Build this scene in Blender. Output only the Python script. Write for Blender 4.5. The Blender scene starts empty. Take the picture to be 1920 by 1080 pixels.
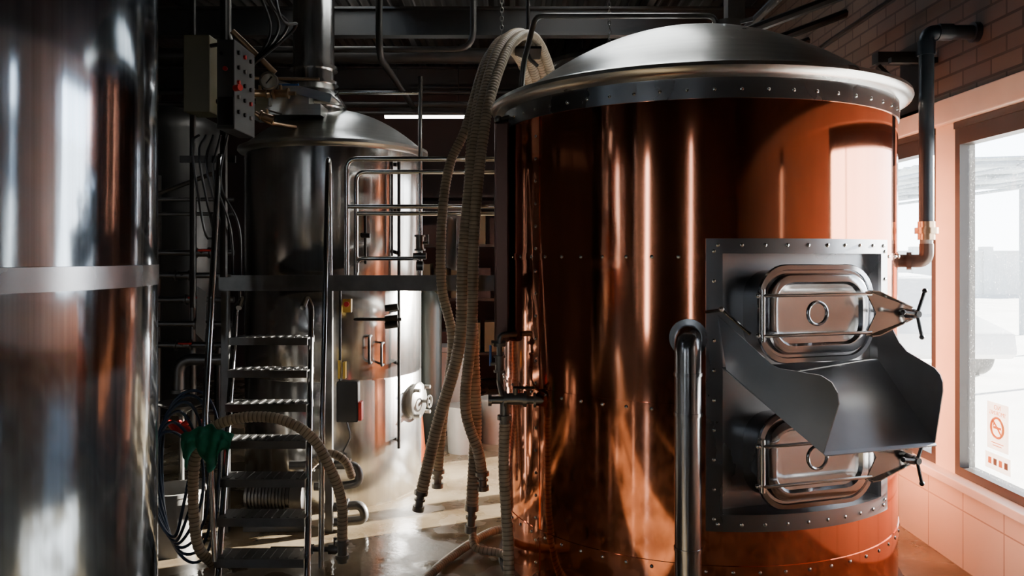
import bpy, bmesh, math, random
from mathutils import Vector, Matrix, noise
random.seed(7)
D2R=math.pi/180
V=Vector
scene=bpy.context.scene

# ------------------------------------------------------------------ materials
def _nt(name):
    m=bpy.data.materials.new(name); m.use_nodes=True
    nt=m.node_tree
    return m,nt,nt.nodes['Principled BSDF']
def mat(name,col,metal=0.0,rough=0.5,var=None,rvar=0.0,bump=None,emis=0,spec=None,coat=0):
    """var=(scalevec,amount) colour variation; bump=(scalevec,strength)"""
    m,nt,b=_nt(name)
    N=nt.nodes; L=nt.links
    b.inputs['Base Color'].default_value=(*col,1)
    b.inputs['Metallic'].default_value=metal
    b.inputs['Roughness'].default_value=rough
    if spec is not None: b.inputs['Specular IOR Level'].default_value=spec
    if coat: b.inputs['Coat Weight'].default_value=coat
    if emis:
        b.inputs['Emission Color'].default_value=(*col,1); b.inputs['Emission Strength'].default_value=emis
    tc=N.new('ShaderNodeTexCoord')
    def nz(sv,detail=4):
        mp=N.new('ShaderNodeMapping'); mp.inputs['Scale'].default_value=sv
        L.new(tc.outputs['Object'],mp.inputs['Vector'])
        n=N.new('ShaderNodeTexNoise'); n.inputs['Scale'].default_value=1; n.inputs['Detail'].default_value=detail
        L.new(mp.outputs[0],n.inputs['Vector']); return n
    if var:
        n=nz(var[0]); r=N.new('ShaderNodeValToRGB')
        a=var[1]
        r.color_ramp.elements[0].position=.3; r.color_ramp.elements[1].position=.7
        r.color_ramp.elements[0].color=(*[c*(1-a) for c in col],1)
        r.color_ramp.elements[1].color=(*[min(1,c*(1+a)) for c in col],1)
        L.new(n.outputs['Fac'],r.inputs[0]); L.new(r.outputs[0],b.inputs['Base Color'])
        if rvar:
            mr=N.new('ShaderNodeMapRange'); mr.inputs[1].default_value=.3; mr.inputs[2].default_value=.7
            mr.inputs[3].default_value=max(.02,rough-rvar); mr.inputs[4].default_value=rough+rvar
            n2=nz((1.7,1.7,.9),6); L.new(n2.outputs['Fac'],mr.inputs[0]); L.new(mr.outputs[0],b.inputs['Roughness'])
    if bump:
        n=nz(bump[0],2); bp=N.new('ShaderNodeBump'); bp.inputs['Strength'].default_value=bump[1]; bp.inputs['Distance'].default_value=.02
        L.new(n.outputs['Fac'],bp.inputs['Height']); L.new(bp.outputs[0],b.inputs['Normal'])
    return m
def brickmat(name,c1,c2,cm,bw,bh,mortar,offset,rough=.7,axis='YZ',bumps=.4):
    m,nt,b=_nt(name); N=nt.nodes; L=nt.links
    tc=N.new('ShaderNodeTexCoord'); sp=N.new('ShaderNodeSeparateXYZ'); cb=N.new('ShaderNodeCombineXYZ')
    L.new(tc.outputs['Object'],sp.inputs[0])
    L.new(sp.outputs[axis[0]],cb.inputs[0]); L.new(sp.outputs[axis[1]],cb.inputs[1])
    br=N.new('ShaderNodeTexBrick'); br.offset=offset
    br.inputs['Color1'].default_value=(*c1,1); br.inputs['Color2'].default_value=(*c2,1); br.inputs['Mortar'].default_value=(*cm,1)
    br.inputs['Scale'].default_value=1; br.inputs['Brick Width'].default_value=bw; br.inputs['Row Height'].default_value=bh
    br.inputs['Mortar Size'].default_value=mortar
    L.new(cb.outputs[0],br.inputs['Vector']); L.new(br.outputs['Color'],b.inputs['Base Color'])
    b.inputs['Roughness'].default_value=rough
    bp=N.new('ShaderNodeBump'); bp.inputs['Strength'].default_value=bumps; bp.inputs['Distance'].default_value=.01; bp.invert=True
    L.new(br.outputs['Fac'],bp.inputs['Height']); L.new(bp.outputs[0],b.inputs['Normal'])
    return m
COPPER=mat('copper_sheet',(.82,.29,.155),1,.085,var=((5,5,.25),.12),rvar=.025,bump=((6,6,.35),.045))
STEEL=mat('brushed_steel',(.55,.55,.55),1,.16,var=((45,45,.5),.10),rvar=.05,bump=((9,9,.5),.06))
STEELF=mat('fermenter_steel',(.34,.41,.50),1,.12,var=((60,60,.3),.2),rvar=.04,bump=((14,14,.25),.05))
STEELB=mat('kettle_steel',(.70,.69,.67),1,.20,var=((40,40,.4),.12),rvar=.05,bump=((11,11,.4),.09))
DOMES=mat('dome_steel',(.72,.72,.69),1,.31,var=((4,4,60),.08),rvar=.06)
POLISH=mat('polished_tube',(.70,.69,.66),1,.15,var=((6,6,6),.06))
PLATE=mat('plate_steel',(.30,.30,.31),1,.30,var=((3,3,3),.12),rvar=.08)
DOORM=mat('door_steel',(.44,.44,.45),1,.14,var=((8,8,8),.08))
CHUTE=mat('chute_steel',(.30,.305,.32),1,.36,var=((3,3,3),.15),rvar=.07)
BLACK=mat('black_paint',(.015,.015,.017),0,.38,var=((8,8,8),.2))
BLKPIPE=mat('black_pipe',(.012,.018,.024),0,.35,var=((8,8,8),.2))
DARKM=mat('dark_metal',(.035,.032,.03),.8,.45,var=((6,6,6),.25))
DUST=mat('dull_steel',(.25,.24,.22),.9,.33,var=((6,6,6),.2))
SHADE=mat('shaded_tank_steel',(.035,.033,.031),.9,.40,var=((6,6,1),.2))  # tank steel with the dim background's shade put into its colour
TREAD=mat('tread_steel',(.12,.115,.11),.9,.42,var=((9,9,9),.25))
BRASS=mat('brass',(.50,.34,.21),1,.28)
HOSE=mat('hose_beige',(.42,.335,.23),0,.5,var=((12,12,12),.2))
HOSED=mat('hose_rib',(.20,.155,.10),0,.55,var=((12,12,12),.2))
RED=mat('red_plastic',(.55,.02,.015),0,.35)
BLUE=mat('blue_plastic',(.02,.10,.35),0,.4)
BLUEH=mat('blue_hose',(.012,.035,.08),0,.4)
YEL=mat('yellow_plastic',(.55,.36,.03),0,.4)
GREEN=mat('green_cloth',(.008,.19,.115),0,.85,var=((20,20,20),.3))
ORANGE=mat('orange_plastic',(.7,.17,.04),0,.5)
WHITEP=mat('white_plastic',(.20,.19,.175),0,.5,var=((5,5,5),.1))
OLIVE=mat('olive_enamel',(.08,.07,.035),.2,.45,var=((4,4,4),.15))
GREYBOX=mat('grey_enamel',(.06,.06,.06),.3,.4,var=((4,4,4),.15))
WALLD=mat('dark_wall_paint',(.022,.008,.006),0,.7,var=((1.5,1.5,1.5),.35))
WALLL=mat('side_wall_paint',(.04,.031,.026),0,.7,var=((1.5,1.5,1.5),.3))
CEIL=mat('corrugated_sheet',(.08,.076,.072),.6,.42,var=((1.2,1.2,1.2),.35))
BEAM=mat('beam_paint',(.008,.0075,.007),0,.6,var=((4,4,4),.2))
TRIM=mat('lintel_paint',(.58,.51,.43),0,.5,var=((4,4,4),.08))
SILLM=mat('sill_paint',(.84,.82,.78),0,.4,var=((4,4,4),.06))
FRAME=mat('window_frame_brown',(.03,.022,.019),0,.4)
BRICK=brickmat('painted_brick',(.12,.092,.072),(.095,.073,.058),(.045,.033,.027),.24,.085,.007,.5,.7)
TILE=brickmat('wall_tile',(.93,.82,.68),(.91,.80,.66),(.52,.40,.30),.34,.30,.004,0,.25,bumps=.3)
TUBEL=mat('fluorescent_tube',(1,.97,.9),0,.4,emis=12)
def floormat():
    m,nt,b=_nt('wet_concrete'); N=nt.nodes;L=nt.links
    tc=N.new('ShaderNodeTexCoord')
    n=N.new('ShaderNodeTexNoise'); n.inputs['Scale'].default_value=2.3; n.inputs['Detail'].default_value=7
    L.new(tc.outputs['Object'],n.inputs['Vector'])
    r=N.new('ShaderNodeValToRGB'); r.color_ramp.elements[0].position=.35; r.color_ramp.elements[1].position=.68
    r.color_ramp.elements[0].color=(.075,.050,.026,1); r.color_ramp.elements[1].color=(.21,.165,.105,1)
    L.new(n.outputs['Fac'],r.inputs[0]); L.new(r.outputs[0],b.inputs['Base Color'])
    n2=N.new('ShaderNodeTexNoise'); n2.inputs['Scale'].default_value=3.1; n2.inputs['Detail'].default_value=3
    L.new(tc.outputs['Object'],n2.inputs['Vector'])
    mr=N.new('ShaderNodeMapRange'); mr.inputs[1].default_value=.42; mr.inputs[2].default_value=.58; mr.inputs[3].default_value=.05; mr.inputs[4].default_value=.42
    L.new(n2.outputs['Fac'],mr.inputs[0]); L.new(mr.outputs[0],b.inputs['Roughness'])
    n3=N.new('ShaderNodeTexNoise'); n3.inputs['Scale'].default_value=30; L.new(tc.outputs['Object'],n3.inputs['Vector'])
    bp=N.new('ShaderNodeBump'); bp.inputs['Strength'].default_value=.12; bp.inputs['Distance'].default_value=.01
    L.new(n3.outputs['Fac'],bp.inputs['Height']); L.new(bp.outputs[0],b.inputs['Normal'])
    return m
FLOOR=floormat()
def glassmat(name='window_glass',dust=.10,base=.008):
    m=bpy.data.materials.new(name); m.use_nodes=True; nt=m.node_tree; N=nt.nodes;L=nt.links
    N.clear(); out=N.new('ShaderNodeOutputMaterial')
    tr=N.new('ShaderNodeBsdfTransparent'); tr.inputs[0].default_value=(.98,.99,.99,1)
    gl=N.new('ShaderNodeBsdfGlossy'); gl.inputs['Roughness'].default_value=.02
    mx=N.new('ShaderNodeMixShader'); mx.inputs[0].default_value=.04; L.new(tr.outputs[0],mx.inputs[1]); L.new(gl.outputs[0],mx.inputs[2])
    df=N.new('ShaderNodeBsdfTranslucent'); df.inputs[0].default_value=(.9,.9,.88,1)
    tc=N.new('ShaderNodeTexCoord'); n=N.new('ShaderNodeTexNoise'); n.inputs['Scale'].default_value=150; n.inputs['Detail'].default_value=1
    L.new(tc.outputs['Object'],n.inputs['Vector'])
    mr=N.new('ShaderNodeMapRange'); mr.inputs[1].default_value=.68; mr.inputs[2].default_value=.74; mr.inputs[3].default_value=base; mr.inputs[4].default_value=dust
    L.new(n.outputs['Fac'],mr.inputs[0])
    m2=N.new('ShaderNodeMixShader'); L.new(mr.outputs[0],m2.inputs[0]); L.new(mx.outputs[0],m2.inputs[1]); L.new(df.outputs[0],m2.inputs[2])
    L.new(m2.outputs[0],out.inputs[0]); return m
GLASS=glassmat(dust=.16)
POLY=glassmat('added_skylight_sheet',.45,.45)

# ------------------------------------------------------------------ mesh builder
def frames(pts):
    n=len(pts); T=[]
    for i in range(n):
        a=pts[max(0,i-1)]; b=pts[min(n-1,i+1)]; T.append((b-a).normalized())
    up=V((0,0,1)) if abs(T[0].z)<.9 else V((1,0,0))
    u=(up-T[0]*up.dot(T[0])).normalized(); out=[]
    for i in range(n):
        u=(u-T[i]*u.dot(T[i]))
        u=u.normalized() if u.length>1e-6 else V((1,0,0))
        out.append((T[i],u,T[i].cross(u)))
    return out
def fillet(pts,r,n=6):
    pts=[V(p) for p in pts]; out=[pts[0]]
    for i in range(1,len(pts)-1):
        p=pts[i]; a=(pts[i-1]-p); b=(pts[i+1]-p); rr=min(r,a.length*.48,b.length*.48)
        p0=p+a.normalized()*rr; p1=p+b.normalized()*rr
        for k in range(n+1):
            t=k/n; out.append(p0*(1-t)**2+p*2*t*(1-t)+p1*t*t)
    out.append(pts[-1]); return out
def catmull(pts,step=.03):
    pts=[V(p) for p in pts]; P=[pts[0]*2-pts[1]]+pts+[pts[-1]*2-pts[-2]]; out=[]
    for i in range(1,len(P)-2):
        p0,p1,p2,p3=P[i-1],P[i],P[i+1],P[i+2]; n=max(2,int((p2-p1).length/step))
        for k in range(n):
            t=k/n
            out.append(.5*((2*p1)+(p2-p0)*t+(2*p0-5*p1+4*p2-p3)*t*t+(3*p1-p0-3*p2+p3)*t**3))
    out.append(pts[-1]); return out
class M:
    def __init__(s): s.v=[];s.f=[];s.mi=[]
    def add(s,vs,fs,mi=0):
        o=len(s.v); s.v+= [V(x) for x in vs]; s.f+=[tuple(i+o for i in f) for f in fs]; s.mi+=[mi]*len(fs) if isinstance(mi,int) else mi
        return s
    def box(s,c,d,rz=0,rot=None,mi=0):
        c=V(c); R=rot if rot else Matrix.Rotation(rz*D2R,3,'Z')
        vs=[c+R@V((x*d[0]/2,y*d[1]/2,z*d[2]/2)) for x in(-1,1) for y in(-1,1) for z in(-1,1)]
        return s.add(vs,[(0,1,3,2),(4,6,7,5),(0,4,5,1),(2,3,7,6),(0,2,6,4),(1,5,7,3)],mi)
    def b2(s,x0,x1,y0,y1,z0,z1,mi=0): return s.box(((x0+x1)/2,(y0+y1)/2,(z0+z1)/2),(x1-x0,y1-y0,z1-z0),mi=mi)
    def tube(s,pts,r,seg=12,cap=True,mi=0,rf=None,mf=None):
        pts=[V(p) for p in pts]; fr=frames(pts); vs=[];fs=[];mm=[]
        for i,(p,(T,u,w)) in enumerate(zip(pts,fr)):
            R=rf(i) if rf else r
            for k in range(seg):
                a=2*math.pi*k/seg; vs.append(p+u*math.cos(a)*R+w*math.sin(a)*R)
        for i in range(len(pts)-1):
            for k in range(seg):
                k2=(k+1)%seg; fs.append((i*seg+k,i*seg+k2,(i+1)*seg+k2,(i+1)*seg+k)); mm.append(mf(i) if mf else mi)
        if cap:
            fs.append(tuple(range(seg))[::-1]); fs.append(tuple((len(pts)-1)*seg+k for k in range(seg))); mm+=[mi,mi]
        return s.add(vs,fs,mm)
    def cyl(s,a,b,r,seg=16,mi=0): return s.tube([a,b],r,seg,mi=mi)
    def lathe(s,c,prof,seg=96,axis=None,mi=0):
        c=V(c); A=V(axis).normalized() if axis else V((0,0,1))
        up=V((1,0,0)) if abs(A.x)<.9 else V((0,1,0)); u=(up-A*up.dot(A)).normalized(); w=A.cross(u)
        vs=[];fs=[]
        for (r,z) in prof:
            for k in range(seg):
                a=2*math.pi*k/seg; vs.append(c+A*z+(u*math.cos(a)+w*math.sin(a))*max(r,1e-5))
        for i in range(len(prof)-1):
            for k in range(seg):
                k2=(k+1)%seg; fs.append((i*seg+k,i*seg+k2,(i+1)*seg+k2,(i+1)*seg+k))
        return s.add(vs,fs,mi)
    def ball(s,c,r,seg=10,rings=6,mi=0,ax=None):
        prof=[(r*math.sin(math.pi*i/rings),-r*math.cos(math.pi*i/rings)) for i in range(rings+1)]
        return s.lathe(c,prof,seg,ax,mi)
    def torus(s,c,R,r,axis=(0,0,1),seg=32,ss=10,mi=0):
        prof=[(R+r*math.cos(2*math.pi*i/ss),r*math.sin(2*math.pi*i/ss)) for i in range(ss+1)]
        return s.lathe(c,prof,seg,axis,mi)
    def prism(s,poly,off,mi=0):
        poly=[V(p) for p in poly]; off=V(off); n=len(poly)
        vs=poly+[p+off for p in poly]; fs=[tuple(range(n))[::-1],tuple(range(n,2*n))]+[(i,(i+1)%n,(i+1)%n+n,i+n) for i in range(n)]
        return s.add(vs,fs,mi)
    def make(s,name,mats,parent=None,smooth=True,bevel=0,ang=38):
        me=bpy.data.meshes.new(name)
        o0=V(parent.location) if parent else V((0,0,0))
        me.from_pydata([tuple(v-o0) for v in s.v],[],s.f); 
        if not isinstance(mats,(list,tuple)): mats=[mats]
        for m in mats: me.materials.append(m)
        me.polygons.foreach_set('material_index',s.mi)
        bm=bmesh.new(); bm.from_mesh(me); bmesh.ops.remove_doubles(bm,verts=bm.verts,dist=1e-6)
        bmesh.ops.recalc_face_normals(bm,faces=bm.faces)
        if bevel:
            ed=[e for e in bm.edges if len(e.link_faces)==2 and e.calc_face_angle(0)>.6]
            bmesh.ops.bevel(bm,geom=ed,offset=bevel,segments=2,affect='EDGES',profile=.6)
        for f in bm.faces: f.smooth=smooth
        for e in bm.edges:
            if len(e.link_faces)==2 and e.calc_face_angle(0)>ang*D2R: e.smooth=False
        bm.to_mesh(me); bm.free()
        o=bpy.data.objects.new(name,me); scene.collection.objects.link(o)
        if parent: o.parent=parent
        return o
def E(name,loc=(0,0,0)):
    e=bpy.data.objects.new(name,None); e.empty_display_size=.1; e.location=loc; scene.collection.objects.link(e); return e
def hose(mm,pts,r,pitch=.022):
    P=catmull(pts,.0050); 
    per=4
    mm.tube(P,r,12,rf=lambda i:r*(1.0 if i%per<2 else .92),mf=lambda i:0 if i%per in(3,0,1) else 1)
def valve(mm,p,ax=(1,0,0),r=.02,handle=(0,0,1),hm=1,l=.09):
    p=V(p);a=V(ax).normalized();h=V(handle).normalized()
    mm.cyl(p-a*r*2,p+a*r*2,r*1.25); mm.cyl(p-a*r*2.4,p-a*r*1.8,r*1.7); mm.cyl(p+a*r*1.8,p+a*r*2.4,r*1.7)
    mm.cyl(p,p+h*r*2.6,r*.5); q=p+h*r*2.6
    mm.cyl(q-a*.01,q+a*l,r*.33,8,mi=hm)

# ------------------------------------------------------------------ room shell
XW=2.3; YB=-3.0; YF=10.5; XL=-4.6; ZC=4.0
ZS=.45; ZT=2.30; LH=.125
M().b2(XL-.2,XW+.14,YB-.2,YF+.2,-.1,0).make('floor',FLOOR,smooth=False)
def corr(x0,x1,y0,y1,m):
    nx=max(2,int((x1-x0)/.0167)); vs=[];fs=[]
    for i in range(nx+1):
        x=x0+(x1-x0)*i/nx; z=ZC+.022*math.sin((x-XL)/.10*2*math.pi)
        vs+= [(x,y0,z),(x,y1,z),(x,y0,z+.004),(x,y1,z+.004)]
    for i in range(nx):
        a=i*4; fs+=[(a,a+1,a+5,a+4),(a+2,a+6,a+7,a+3)]
    fs+=[(0,2,3,1),(nx*4,nx*4+1,nx*4+3,nx*4+2)]
    m.add(vs,fs)
c=M(); sk=M()
corr(XL,-1.7,YB,YF,c); 
corr(-1.7,-1.15,YB,5.8,c); corr(-1.7,-1.15,5.8,7.2,sk); corr(-1.7,-1.15,7.2,YF,c)
corr(-1.15,.25,YB,YF,c)
corr(.25,1.15,YB,4.5,c); corr(.25,1.15,4.5,6.8,sk); corr(.25,1.15,6.8,YF,c)
corr(1.15,XW+.14,YB,YF,c)
c.make('ceiling',CEIL)
sk.make('added_roof_skylight',POLY)  # unseen roof strips, added so the domed lids reflect bright sky
M().b2(XL-.15,XL,YB-.15,YF+.15,0,ZC+.1).make('wall_left',WALLL,smooth=False)
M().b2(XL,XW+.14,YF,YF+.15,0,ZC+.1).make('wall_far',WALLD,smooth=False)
w=M(); op=[(-.80,-.64),(-4.4,-3.95)]  # unseen openings behind the camera, added for fill and streaks on the copper
op.sort(); x=XL
for a,b in op:
    w.b2(x,a,YB-.15,YB,0,ZC+.1); w.b2(a,b,YB-.15,YB,0,.5); w.b2(a,b,YB-.15,YB,3.0,ZC+.1); x=b
w.b2(x,XW+.14,YB-.15,YB,0,ZC+.1); w.make('wall_near',WALLL,smooth=False)
panes=[(1.57,1.72),(2.90,4.19),(4.38,5.15),(5.42,6.38),(6.45,7.6)]
w=M(); w.b2(XW,XW+.14,YB,YF,0,ZS)
y=YB
mm=M()
w.make('wall_right',TILE,smooth=False)
up=M(); up.b2(XW,XW+.14,YB,YF,ZT+LH,ZC+.1); up.make('wall_upper_right',BRICK,smooth=False)
for a,b in panes:
    mm.b2(XW+.02,XW+.12,y,a,ZS,ZT+LH); y=b
mm.b2(XW+.02,XW+.12,y,YF,ZS,ZT+LH)
mm.make('wall_piers_right',TRIM,smooth=False)
M().b2(XW-.03,XW+.16,YB,YF,ZT,ZT+LH).make('trim_1',TRIM,smooth=False,bevel=.006)
M().b2(XW-.05,XW+.17,YB,YF,ZS-.035,ZS+.01).make('trim_2',SILLM,smooth=False,bevel=.006)
for i,(a,b) in enumerate(panes):
    e=E('window_%d'%(i+1),(XW+.06,(a+b)/2,ZS))
    f=M(); t=.045; th=.12
    z0=ZS+.012; z1=ZT-.002
    f.b2(XW+.02,XW+.10,a,a+t,z0,z1); f.b2(XW+.02,XW+.10,b-t,b,z0,z1); f.b2(XW+.02,XW+.10,a+t,b-t,z0,z0+t); f.b2(XW+.02,XW+.10,a+t,b-t,z1-th,z1)
    f.b2(XW+.012,XW+.03,a,b,z1-.035,z1)
    f.make('frame',FRAME,e,smooth=False)
    M().b2(XW+.058,XW+.064,a+t,b-t,z0+t,z1-th).make('glass',GLASS,e,smooth=False)
for i,(a,b) in enumerate(op):
    e=E('window_%d'%(i+6),((a+b)/2,YB-.07,.5)); f=M(); t=.03  # frames and glass for the added openings behind the camera
    f.b2(a,a+t,YB-.12,YB-.04,.5,3); f.b2(b-t,b,YB-.12,YB-.04,.5,3); f.b2(a+t,b-t,YB-.12,YB-.04,.5,.53); f.b2(a+t,b-t,YB-.12,YB-.04,2.97,3)
    f.make('frame',FRAME,e,smooth=False)
    M().b2(a+t,b-t,YB-.083,YB-.077,.53,2.97).make('glass',GLASS,e,smooth=False)
b=E('ceiling_beams',(0,0,3.7)); f=M()
for yy in (1.0,3.2,7.3,9.6):
    f.b2(XL,XW,yy-.06,yy+.06,3.60,3.62); f.b2(XL,XW,yy-.06,yy+.06,3.84,3.86); f.b2(XL,XW,yy-.008,yy+.008,3.62,3.84)
for xx in (-4,-3,-2,-1.05,-.1,1.25,2):
    f.b2(xx-.03,xx+.03,YB,YF,3.865,3.965)
f.make('steel_beams',BEAM,b,smooth=False)
f=M()
for yy,z0 in ((4.9,2.98),(5.5,2.95),(6.2,2.95)):
    f.tube([(1.45,yy,z0),(2.3,yy,z0+.32)],.03,8)
f.tube([(1.7,YF,3.25),(1.7,4.0,3.25)],.03,8); f.tube([(2.15,YF,3.05),(2.15,2.5,3.05)],.018,8)
f.make('rafter_pipes',DARKM,E('roof_bracing',(2,5,3.2)))
f=M()
for yy,z,r in ((7.5,3.02,.03),(7.55,3.14,.02),(7.4,2.92,.018),(7.0,3.35,.07)):
    f.tube([(-3.5,yy,z),(.2,yy,z)],r,10)
f.tube(fillet([(-2.2,6.2,4),(-2.2,6.2,3.2),(-.3,6.2,3.2),(-.3,6.2,4)],.15),.025,10)
f.tube(fillet([(-.93,5.6,4),(-.93,5.6,3.0),(-.93,7.5,3.0)],.15),.025,10)
f.make('service_pipes_run',DARKM,E('service_pipes',(-1,7,3.1)))
e=E('fluorescent_light',(-.97,9,3.2)); M().b2(-1.5,-.44,8.96,9.04,3.21,3.26).make('housing',DARKM,e,smooth=False)
M().cyl((-1.43,9,3.175),(-.5,9,3.175),.027).make('tube',TUBEL,e)
M().cyl((-1.3,9,3.26),(-1.3,9,3.98),.006,6).cyl((-.6,9,3.26),(-.6,9,3.98),.006,6).make('hangers',DARKM,e)

# ------------------------------------------------------------------ copper mash tun
C=V((.958,4.284,0)); A0=-102.6; AH=-72.0; HH=23.4
def cp(r,a,z): return V((C.x+r*math.cos(a*D2R),C.y+r*math.sin(a*D2R),z))
n_=V((math.cos(AH*D2R),math.sin(AH*D2R),0)); t_=V((-n_.y,n_.x,0))
def lp(s,z,d): return V((C.x,C.y,0))+n_*d+t_*s+V((0,0,z))
tun=E('copper_mash_tun',(C.x,C.y,0))
HZ0,HZ1=.54,1.61
angs=[AH-HH+2*HH*i/18 for i in range(19)]+[AH+HH+(360-2*HH)*i/126 for i in range(1,126)]
zl=[.0,.3,HZ0,.96,HZ1,2.262]
b=M(); n=len(angs)
vs=[cp(1.0,a,z) for z in zl for a in angs]; fs=[]
for i in range(len(zl)-1):
    for k in range(n):
        if k<18 and zl[i]>=HZ0-1e-6 and zl[i+1]<=HZ1+1e-6: continue
        fs.append((i*n+k,i*n+(k+1)%n,(i+1)*n+(k+1)%n,(i+1)*n+k))
b.add(vs,fs); b.make('copper_body',COPPER,tun)
def patch(m,r,a0,a1,z0,z1,th=.006,k=None,mi=0):
    k=k or max(2,int(abs(a1-a0)/2.5)); vs=[];fs=[]
    for i in range(k+1):
        a=a0+(a1-a0)*i/k
        vs+=[cp(r,a,z0),cp(r,a,z1),cp(r-th,a,z1),cp(r-th,a,z0)]
    for i in range(k):
        o=i*4
        for j in range(4): fs.append((o+j,o+(j+1)%4,o+4+(j+1)%4,o+4+j))
    fs+=[(0,1,2,3),(k*4+3,k*4+2,k*4+1,k*4)]
    m.add(vs,fs,mi)
s=M()
patch(s,1.004,AH+27.2,AH-27.2+360,.935,.985,.006); patch(s,1.004,AH+27.2,AH-27.2+360,1.582,1.612,.006); patch(s,1.004,-180,180,.275,.325,.006)
patch(s,1.004,-149,-146,.0,2.26,.006)
s.make('copper_seams',COPPER,tun)
r=M()
def rivet(m,rr,a,z,s=.0085):
    p=cp(rr,a,z); nn=cp(1,a,z)-cp(0,a,z)
    m.lathe(p,[(s,0),(s*.9,s*.35),(s*.5,s*.62),(0,s*.7)],8,nn)
a=-200
while a<-20:
    inpl=abs(a-AH)<28
    if not inpl: rivet(r,1.004,a,.96); rivet(r,1.004,a,1.597)
    rivet(r,1.004,a,.30); rivet(r,1.006,a+2,2.285)
    a+=6.3
for k in range(22):
    z=.06+k*.105
    if z<2.2: rivet(r,1.004,-147.5,z)
for k in range(10):
    a=AH-24.5+k*49/9
    rivet(r,1.013,a,1.645); rivet(r,1.013,a,.50)
for k in range(10):
    z=.52+k*(1.60-.5)/9.0
    rivet(r,1.013,AH-25.4,z); rivet(r,1.013,AH+25.4,z)
r.make('rivets',POLISH,tun)
f=M()
for (a0,a1,z0,z1) in ((AH-27.2,AH+27.2,HZ1,1.672),(AH-27.2,AH+27.2,.47,HZ0),(AH-27.2,AH-HH,HZ0,HZ1),(AH+HH,AH+27.2,HZ0,HZ1)):
    patch(f,1.012,a0,a1,z0,z1,.014)
f.make('riveted_frame',PLATE,tun)
PD=.865; f=M()
sw=math.sin(HH*D2R)
for zz in (HZ0,HZ1):
    vs=[];fs=[]
    for i in range(19):
        a=AH-HH+2*HH*i/18; s_=math.sin((a-AH)*D2R); vs+=[cp(1.0,a,zz),lp(s_,zz,PD)]
    for i in range(18): fs.append((2*i,2*i+1,2*i+3,2*i+2))
    f.add(vs,fs)
for sg in (-1,1):
    f.add([cp(1.0,AH+sg*HH,HZ0),cp(1.0,AH+sg*HH,HZ1),lp(sg*sw,HZ1,PD),lp(sg*sw,HZ0,PD)],[(0,1,2,3)])
f.add([lp(-sw,HZ0,PD),lp(sw,HZ0,PD),lp(sw,HZ1,PD),lp(-sw,HZ1,PD)],[(0,1,2,3)])
f.make('recess_panel',PLATE,tun)
b=M(); b.lathe(C,[(1.0,2.25),(1.006,2.25),(1.006,2.335),(1.01,2.34)],180)
b.make('rim_band',PLATE,tun)
dome=[(1.004,2.335),(1.04,2.342),(1.062,2.355),(1.070,2.372),(1.066,2.388),(1.05,2.397),(1.03,2.40),(.985,2.402),(.965,2.41),(.93,2.432)]
for i in range(1,15):
    rr=.93*(1-i/14); dome.append((rr,2.432+.365*(1-(rr/.93)**2)))
b=M(); b.lathe(C,dome,180); b.make('domed_lid',DOMES,tun)
b=M()
b.tube(fillet([(.045,4.28,2.42),(.06,4.28,2.62),(.125,4.28,2.885),(1.09,4.28,2.885),(1.09,4.28,2.76)],.05),.015,12)
b.cyl((1.09,4.28,2.77),(1.09,4.28,2.83),.05); b.cyl((1.16,4.30,2.77),(1.16,4.3,2.86),.07); b.cyl((.98,4.3,2.78),(.98,4.3,2.82),.09,24)
b.box((1.2,4.32,2.93),(.09,.09,.14)); b.cyl((1.2,4.32,2.83),(1.2,4.32,2.9),.03)
b.ball((1.1,4.3,2.83),.035); b.cyl((1.1,4.3,2.83),(1.28,4.25,2.86),.012)
b.make('spray_pipe_and_fittings',DUST,tun)
def rr(a,b_,r_,k=8):
    out=[]
    for (cx,cy,s0) in ((a-r_,b_-r_,0),(-(a-r_),b_-r_,90),(-(a-r_),-(b_-r_),180),(a-r_,-(b_-r_),270)):
        for i in range(k+1):
            an=(s0+90*i/k)*D2R; out.append((cx+r_*math.cos(an),cy+r_*math.sin(an)))
    return out
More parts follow.
